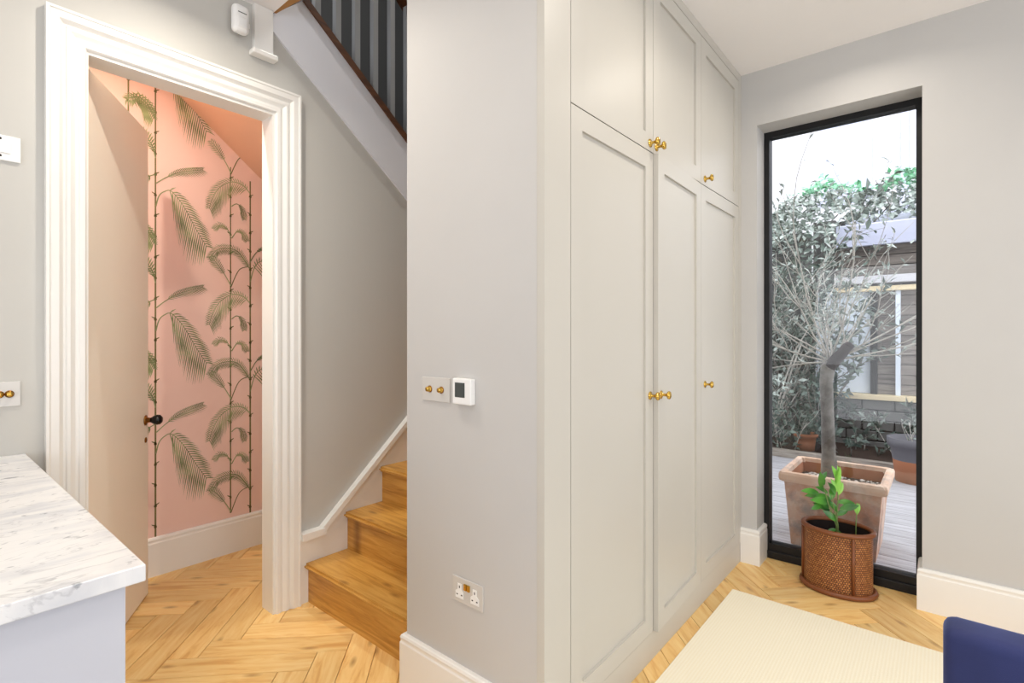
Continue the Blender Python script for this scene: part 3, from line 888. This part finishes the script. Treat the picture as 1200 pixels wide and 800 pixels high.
yp = thing('young_plant', 'young leafy green plant growing in the wicker planter', 'plant', (3.185, .43, .11))
rt = Vector((.6419, -.7668, 0)); fw3 = Vector((.7668, .6419, 0))
def rp(r, z, d=0): return rt*r + fw3*d + Vector((0, 0, z+.09 if z > 0 else 0))
stems = [([rp(.0, 0), rp(-.012, .13, -.01), rp(-.06, .25, -.02), rp(-.085, .36, -.01)], .0035),
         ([rp(.0, 0, .01), rp(-.004, .16), rp(.004, .28), rp(-.01, .40, .01)], .004),
         ([rp(.01, 0), rp(-.01, .14, -.02), rp(-.035, .22, -.03), rp(-.055, .30, -.04)], .003),
         ([rp(.095, 0), rp(.098, .14), rp(.102, .20)], .0028)]
for P, r in stems: obj('stem', tube(P, [r, r, r*.8, r*.6][:len(P)], 6), M['stalk'], yp)
LV = [((-.06, .25), (-.9, .35), .10), ((-.05, .22), (-.7, .75), .08), ((-.085, .33), (-.25, .9), .09), ((-.085, .36), (.5, .8), .06), ((-.03, .20), (-.8, .5), .09),
      ((-.045, .27), (.3, .9), .08), ((.004, .22), (.8, .35), .09), ((.002, .25), (.85, .15), .08), ((-.012, .16), (-.75, .6), .085), ((.0, .20), (-.5, .7), .08),
      ((-.055, .30), (-.8, .6), .075), ((-.055, .28), (-1, .2), .07), ((-.01, .11), (-.8, -.1), .05), ((.002, .10), (.35, -.4), .045), ((-.02, .06), (-.8, .1), .04), ((.01, .07), (.7, .2), .04), ((-.1, .30), (-.9, .25), .09), ((-.03, .25), (-.6, .5), .08), ((-.07, .28), (-.95, .1), .085), ((.003, .18), (.7, .6), .075), ((-.02, .30), (-.5, .8), .08), ((-.09, .24), (-.8, -.1), .07)]
for (r, z), (dr_, dz), ln in LV:
    dd = rt*dr_ + Vector((0, 0, dz)) + fw3*R.uniform(-.5, .2)
    leaf_mesh('leaf', [(rp(r, z, R.uniform(-.02, .02)), dd, ln, ln*.21, (-fw3+Vector((0, 0, R.uniform(.4, 1.2)))+rt*R.uniform(-.3, .3)))], M['leafgreen'], yp)
for (r, z), (dr_, dz), ln in [((.004, .30), (-.1, 1), .10), ((0, .31), (-.45, .9), .07), ((.004, .29), (.4, .9), .07), ((-.002, .34), (.15, 1), .10), ((0, .36), (-.25, 1), .085), ((0, .37), (.3, 1), .07),
                              ((.102, .19), (-.25, 1), .055), ((.102, .19), (.3, 1), .055), ((.102, .185), (.05, 1), .06)]:
    leaf_mesh('leaf', [(rp(r, z), rt*dr_+Vector((0, 0, dz))-fw3*.15, ln, ln*.17, -fw3+rt*R.uniform(-.4, .4))], M['leaflime'], yp)

# ------------------------------------------------------------------ garden: deck, sleeper, bed, wall of blocks
dk = struct('floor_deck', box(3.43, 6.30, -3.0, 5.0, -.16, -.07), M['mortar'])
for i in range(20):
    x = 3.47 + .1415*i
    obj('deck_board', box(0, .1365, -3.0, 5.0, -.069, -.02, .003, 1), M['deck'], dk, (x, 0, 0))
sb = struct('floor_bed', box(6.40, 7.32, -3.0, 5.0, -.16, .03), M['soil'])
sp = obj('timber_sleeper', box(6.305, 6.40, -3.0, 5.0, -.16, .055, .006, 2), M['sleeper'])
tag(sp, 'weathered timber sleeper edging the planting bed outside', 'sleeper')

gw = tag(obj('garden_wall', box(7.36, 7.5, -.8, 1.25, -.1, .575), M['mortar']), 'low grey block wall below the garden window', 'wall')
for r_ in range(5):
    y = -.8 + (.16 if r_ % 2 else 0); z = -.02 + .119*r_
    if r_ % 2: obj('block', box(7.33+R.uniform(0, .012), 7.40, -.8, -.648, z, z+.107, .008, 1), M['block'], gw)
    while y < 1.24:
        w_ = min(.31, 1.25-y)
        obj('block', box(7.33+R.uniform(0, .014), 7.40, y, y+w_-.012, z, z+.107+R.uniform(-.004, .002), .008, 1), M['block'], gw)
        y += w_ + 1e-4
gs = thing('garden_room', 'garden outbuilding with cream sill, pale pane and lilac grey roof', 'building', (7.5, .3, .6))
def gl(o): o.location = Vector(o.location) - Vector((7.5, .3, .6)); return o
gl(obj('sill', box(7.27, 7.46, -.9, 1.10, .575, .635, .008, 2), M['sill'], gs))
gl(obj('pane_reflection', box(7.42, 7.46, .62, 1.24, .64, 1.86), M['winwhite'], gs))  # opaque pane, its whitish glass reflection put into the colour
gl(obj('post', box(7.37, 7.46, .60, .665, .635, 1.90), M['frame'], gs))
gl(obj('post', box(7.37, 7.46, 1.235, 1.27, .02, 1.90), M['frame'], gs))
for k in range(11):
    gl(obj('board', box(7.44+.008*(k % 2), 7.47, -.9, .60, .64+.115*k, .64+.115*k+.109, .003, 1), M['board'], gs))
gl(obj('window_post', box(7.36, 7.42, .38, .425, .635, 1.90), M['winwhite'], gs))
gl(obj('fascia', box(7.28, 7.36, -.9, 1.02, 1.93, 2.02, .006, 1), M['render'], gs))
gl(obj('fascia', box(7.32, 7.40, -.9, 1.02, 1.84, 1.90, .006, 1), M['sill'], gs))
for k in range(3):
    gl(obj('gable_board', box(7.40, 7.44, -.9, 1.02, 2.03+.12*k, 2.14+.12*k, .003, 1), M['board'], gs))
gl(obj('roof', prism([(7.22, 2.38), (7.22, 2.46), (8.6, 3.02), (8.6, 2.9)], 'y', -1.4, .98), M['lead'], gs))
gl(obj('gutter', prism([(7.16, 2.36), (7.24, 2.36), (7.24, 2.60), (7.20, 2.62), (7.16, 2.60)], 'y', -1.4, .98), M['lead'], gs))
gl(obj('side_wall', box(7.47, 8.2, 1.03, 1.27, 0, 2.75), M['block'], gs))
gl(obj('back_wall', box(8.2, 8.3, -1.4, 1.3, 0, 2.86), M['mortar'], gs))
# dark boarded fence left of it
fn = thing('garden_fence', 'dark boarded garden fence behind the shrubs', 'fence', (7.35, 2.6, 0))
for k in range(16):
    o = obj('fence_board', box(7.34+.01*(k % 2), 7.37, 1.28, 5.0, -.02+.165*k, -.02+.165*k+.1648, .002, 1), M['fence'], fn); o.location = (-7.35, -2.6, 0)
for y in (1.33, 3.1, 4.9):
    o = obj('fence_post', box(7.37, 7.46, y-.045, y+.045, -.1, 2.62), M['fence'], fn); o.location = (-7.35, -2.6, 0)
hs = thing('neighbour_house', 'white rendered neighbouring house above the foliage', 'building', (13, 1, 0))
o = obj('wall', box(12, 16, -4, 3.2, -.1, 9.0), M['render'], hs); o.location = (-13, -1, 0)
o = obj('downpipe', tube([(11.93, .55, 0), (11.93, .55, 9)], .06, 10), M['lead'], hs); o.location = (-13, -1, 0)
o = obj('window_pane', box(11.97, 12.02, 1.05, 1.95, 3.9, 5.6), M['lead'], hs); o.location = (-13, -1, 0)

# ------------------------------------------------------------------ garden: potted tree
PX, PY = 3.95, .535
tp_ = thing('terracotta_planter', 'large square terracotta planter on the deck outside', 'planter', (PX, PY, -.02))
b = bm_new()
def sq(h, z): return [(-h, -h, z), (h, -h, z), (h, h, z), (-h, h, z)]
def loft(bm, rings, capb=True, capt=False):
    RR = [[bm.verts.new(p) for p in r] for r in rings]
    n = len(RR[0])
    for A, B in zip(RR, RR[1:]):
        for i in range(n):
            j = (i+1) % n; bm.faces.new((A[i], A[j], B[j], B[i]))
    if capb: bm.faces.new(RR[0][::-1])
    if capt: bm.faces.new(RR[-1])
    return bm
loft(b, [sq(.225, 0), sq(.258, .41)])
obj('pot_body', b, M['terra'], tp_)
b = bm_new(); loft(b, [sq(.256, .405), sq(.280, .410), sq(.287, .425), sq(.287, .455), sq(.280, .470), sq(.262, .475), sq(.245, .468), sq(.240, .44)], False)
bmesh.ops.bevel(b, geom=[e for e in b.edges if abs(e.verts[0].co.z-e.verts[1].co.z) > .004 or (e.verts[0].co-e.verts[1].co).length < .06], offset=.012, segments=2, affect='EDGES')
obj('rim', b, M['rimterra'], tp_)
b = bm_new(); loft(b, [sq(.240, .445), sq(.236, .33)], False)
obj('inner_wall', b, M['terrain'], tp_)
obj('soil', box(-.236, .236, -.236, .236, .34, .375), M['soil'], tp_)
b = bm_new()
for i in range(150):
    x, y = R.uniform(-.21, .21), R.uniform(-.21, .21); s = R.uniform(.008, .019)
    bmesh.ops.create_icosphere(b, subdivisions=1, radius=s, matrix=Matrix.Translation((x, y, .378)) @ Matrix.Rotation(R.uniform(0, 3), 4, 'Z') @ Matrix.Diagonal((1, .7, .5, 1)))
tag(obj('pebbles', smooth(b), M['pebble'], tp_), kind='stuff')

def twig_system(rr, roots, levels, spread, seglen, r0, upb, leafspec=None):
    """roots: (point, direction, length). returns tube list, leaf specs"""
    tubes, leaves = [], []
    def grow(p, d, ln, r, lev):
        n = 4
        pts = [p.copy()]; dd = d.copy()
        for i in range(n):
            dd = (dd + Vector((rr.uniform(-1, 1), rr.uniform(-1, 1), rr.uniform(-.6, 1)*upb))*.16).normalized()
            pts.append(pts[-1] + dd*ln/n)
        tubes.append((pts, [r*(1-.5*i/n) for i in range(n+1)]))
        if leafspec and lev >= leafspec['lev']:
            for k in range(leafspec['n']):
                i = rr.randrange(0, n); q = pts[i].lerp(pts[i+1], rr.random())
                ld = (dd*.5 + Vector((rr.uniform(-1, 1), rr.uniform(-1, 1), rr.uniform(-.7, .9)))).normalized()
                l = rr.uniform(*leafspec['len'])
                leaves.append((q, ld, l, l*leafspec['w'], Vector((rr.uniform(-1, 1), rr.uniform(-1, 1), rr.uniform(.2, 1.2)))))
        if lev < levels:
            for k in range(rr.choice((2, 3, 3))):
                i = rr.randrange(1, n+1)
                nd = (dd + Vector((rr.uniform(-1, 1), rr.uniform(-1, 1), rr.uniform(-.5, 1)*upb))*spread).normalized()
                grow(pts[i], nd, ln*rr.uniform(.5, .8), r*.6, lev+1)
    for p, d, ln in roots: grow(Vector(p), Vector(d).normalized(), ln, r0, 0)
    return tubes, leaves
def tubes_obj(name, tubes, mat, parent, n=5):
    b = bm_new()
    for P, r in tubes: add_tube(b, P, r, n)
    return obj(name, b, mat, parent)

ot = thing('potted_tree', 'bare pruned tree with a grey trunk standing in the square terracotta planter', 'tree', (PX, PY+.042, .355))
tk = tube([(0, 0, -.01), (0, .0, .06), (-.005, .005, .2), (-.005, .012, .45), (.0, .02, .66), (.01, .012, .76), (.01, -.04, .83), (.01, -.085, .88)],
          [.075, .052, .041, .038, .039, .044, .032, .024], 14)
obj('trunk', smooth(tk), M['bark'], ot)
b = bm_new(); bmesh.ops.create_icosphere(b, subdivisions=2, radius=.032, matrix=Matrix.Translation((.01, -.10, .90))); obj('cut_stub', smooth(b), M['burnt'], ot)
obj('dark_limb', tube([(.0, .0, .765), (-.004, -.035, .815), (-.004, -.075, .865), (-.002, -.10, .905)], [.036, .037, .033, .028], 12), M['burnt'], ot)
rr = random.Random(21)
roots = []
for k in range(9):
    a = rr.uniform(0, 2*math.pi); e = rr.uniform(.25, 1.5)
    roots.append(((.01, .012-.05*rr.random(), .74+.10*rr.random()), (math.cos(a)*.8, math.sin(a)*.8, e), rr.uniform(.4, .75)))
for dy, dz, ln in ((.9, .5, .55), (-.9, .45, .6), (-.8, .2, .6), (-.35, 1, .9), (.25, 1, .9), (.6, .9, .8), (.95, .15, .5), (1, -.1, .45)):
    roots.append(((.01, .0, .80), (rr.uniform(-.2, .3), dy, dz), ln))
tb, lv = twig_system(rr, roots, 2, .75, .1, .0062, .55, dict(lev=1, n=5, len=(.035, .065), w=.16))
tubes_obj('branches', tb, M['twig'], ot, 4)['kind'] = 'stuff'
leaf_mesh('leaves', lv, M['leafhazy'], ot, 2)['kind'] = 'stuff'

# shrubs and climbers behind
def shrub(name, label, loc, roots, seed, levels, leaf, mat, tw, r0=.01, spread=.8, up=.5, grp=None):
    t = thing(name, label, 'shrub', loc, group=grp)
    tb, lv = twig_system(random.Random(seed), roots, levels, spread, .1, r0, up, leaf)
    tubes_obj('branches', tb, tw, t, 4)['kind'] = 'stuff'
    leaf_mesh('leaves', lv, mat, t, 2)['kind'] = 'stuff'
    return t
def ring_roots(seed, n, ln, flat=.7, rad=.1, up=1.0):
    q = random.Random(seed); out = []
    for k in range(n):
        a = q.uniform(0, 2*math.pi)
        out.append(((math.cos(a)*rad, math.sin(a)*rad, 0), (math.cos(a)*flat*q.uniform(.3, 1), math.sin(a)*flat*q.uniform(.3, 1), up), ln*q.uniform(.7, 1.1)))
    return out
shrub('tall_shrub', 'tall pale twiggy shrub in front of the dark fence', (6.75, 1.72, .03), ring_roots(3, 11, 1.25, .6), 5, 3, dict(lev=1, n=9, len=(.05, .10), w=.2), M['leafhazy'], M['twig'], .014)
shrub('tall_shrub', 'dense leafy shrub behind the left side of the potted tree', (6.95, 1.30, .03), ring_roots(8, 12, 1.35, .5), 9, 3, dict(lev=1, n=10, len=(.06, .11), w=.24), M['leafdark'], M['bark'], .014)
shrub('low_shrub', 'low leafy plant in the bed below the cream sill', (6.8, .75, .03), ring_roots(13, 9, .38, 1.1, .2, .7), 15, 2, dict(lev=0, n=6, len=(.05, .11), w=.2), M['leafdark'], M['bark'], .007)
shrub('low_shrub', 'low plant in the bed below the dark fence', (6.7, 1.45, .03), ring_roots(17, 8, .42, 1.0, .2, .7), 19, 2, dict(lev=0, n=6, len=(.05, .1), w=.22), M['leafdark'], M['twig'], .007)
shrub('low_shrub', 'spreading plant in the bed beside the grey pot', (6.75, .22, .03), ring_roots(23, 8, .36, 1.1, .2, .7), 25, 2, dict(lev=0, n=6, len=(.05, .1), w=.2), M['leafhazy'], M['twig'], .006)
iv = thing('ivy', 'bright green climbing foliage spilling over the outbuilding roof', 'climber', (7.5, .8, 2.5))
q = random.Random(31); lv = []; tb = []
for k in range(4600):
    y = q.uniform(-.9, 2.4); t = (y+.9)/3.3
    zt_ = 3.34 - .42*max(0, (y-.9))/1.5 + .12*math.sin(y*6.3) + .05*math.sin(y*17)
    z = 2.30 + (zt_-2.30)*q.random()**.6
    if y < .95 and z < 2.75: 
        if q.random() < .8: continue
    x = 7.16 + (z-2.3)*.9 + q.uniform(-.18, .12) - (0 if y < .95 else .25)
    l = q.uniform(.045, .095)
    lv.append((Vector((x-7.5, y-.8, z-2.5)), Vector((q.uniform(-1, .3), q.uniform(-1, 1), q.uniform(-1, .5))), l, l*.38, Vector((q.uniform(-1, 0), q.uniform(-.6, .6), 1))))
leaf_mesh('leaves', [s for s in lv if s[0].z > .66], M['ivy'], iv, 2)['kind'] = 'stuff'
leaf_mesh('leaves', [s for s in lv if s[0].z <= .66], M['leafhazy'], iv, 2)['kind'] = 'stuff'
for k in range(7):
    y = -.9+.5*k
    tb.append(([Vector((-.2, y-.8, -.3)), Vector((-.05, y-.7, .1)), Vector((.2, y-.9, .4)), Vector((.3, y-.75, .75))], [.012, .01, .008, .004]))
tubes_obj('branches', tb, M['bark'], iv, 5)

# loose pots in the garden
def round_pot(name, label, loc, r, h, mtop, mbot, split=.45):
    t = thing(name, label, 'pot', loc)
    obj('pot_body', lathe([(0, 0), (r*.72, 0), (r*(.72+.2*split), h*split)], 24), mbot, t)
    obj('pot_top', lathe([(r*(.72+.2*split), h*split), (r*.93, h*.82), (r*1.02, h*.82), (r*1.04, h), (r*.92, h), (r*.88, h*.8), (0, h*.8)], 24), mtop, t)
    return t
round_pot('round_pot', 'round grey and terracotta pot on the deck at the right of the window', (6.02, .20, -.02), .21, .40, M['greypot'], M['terrain'], .5)
round_pot('round_pot', 'small terracotta pot in the bed behind the square planter', (6.62, 1.20, .03), .12, .19, M['terrain'], M['terrain'])
shrub('pot_plant', 'bare twiggy plant growing in the grey pot', (6.02, .20, .30), ring_roots(41, 6, .22, .7, .05), 43, 1, dict(lev=1, n=2, len=(.03, .05), w=.2), M['leafhazy'], M['twig'], .005)

# ------------------------------------------------------------------ ceiling downlights (the room's own lamps)
def downlight(label, x, y, z, watts, col=WARM, size=.07, spread=150):
    t = thing('downlight', label, 'ceiling light', (x, y, z))
    obj('bezel', lathe([(.034, -.001), (.046, -.001), (.048, -.004), (.044, -.007), (.036, -.004), (.034, -.001)], 24), M['plastic'], t)
    obj('lens', lathe([(0, -.0015), (.034, -.0015)], 24), M['emit'], t)
    d = bpy.data.lights.new('downlight_beam', 'AREA'); d.shape = 'DISK'; d.size = size; d.energy = watts; d.color = col; d.spread = math.radians(spread)
    o = bpy.data.objects.new('downlight_beam', d); C.objects.link(o); o.parent = t; o.location = (0, 0, -.012)
    return t
LAMPS = [('in front of the toilet door', .68, 1.92, 11), ('in front of the middle wardrobe door', 1.85, .30, 6.5), ('near the window end of the wardrobe', 2.75, .30, 4),
         ('over the middle of the room', .55, .45, 5), ('over the marble worktop', -.55, 1.7, 2.2), ('over the middle of the rug', 1.85, -.95, 5), ('over the dining side', .5, -1.1, 5), ('over the kitchen side', -1.2, .3, 5)]
for nm, x, y, w_ in LAMPS:
    downlight('recessed ceiling downlight ' + nm, x, y, CEIL, w_)
downlight('recessed ceiling downlight inside the toilet', .44, 2.70, 2.949, 16, (1, .90, .76))
downlight('recessed downlight at the top of the stairwell', 2.1, 2.0, 4.999, 28, (1, .96, .92))
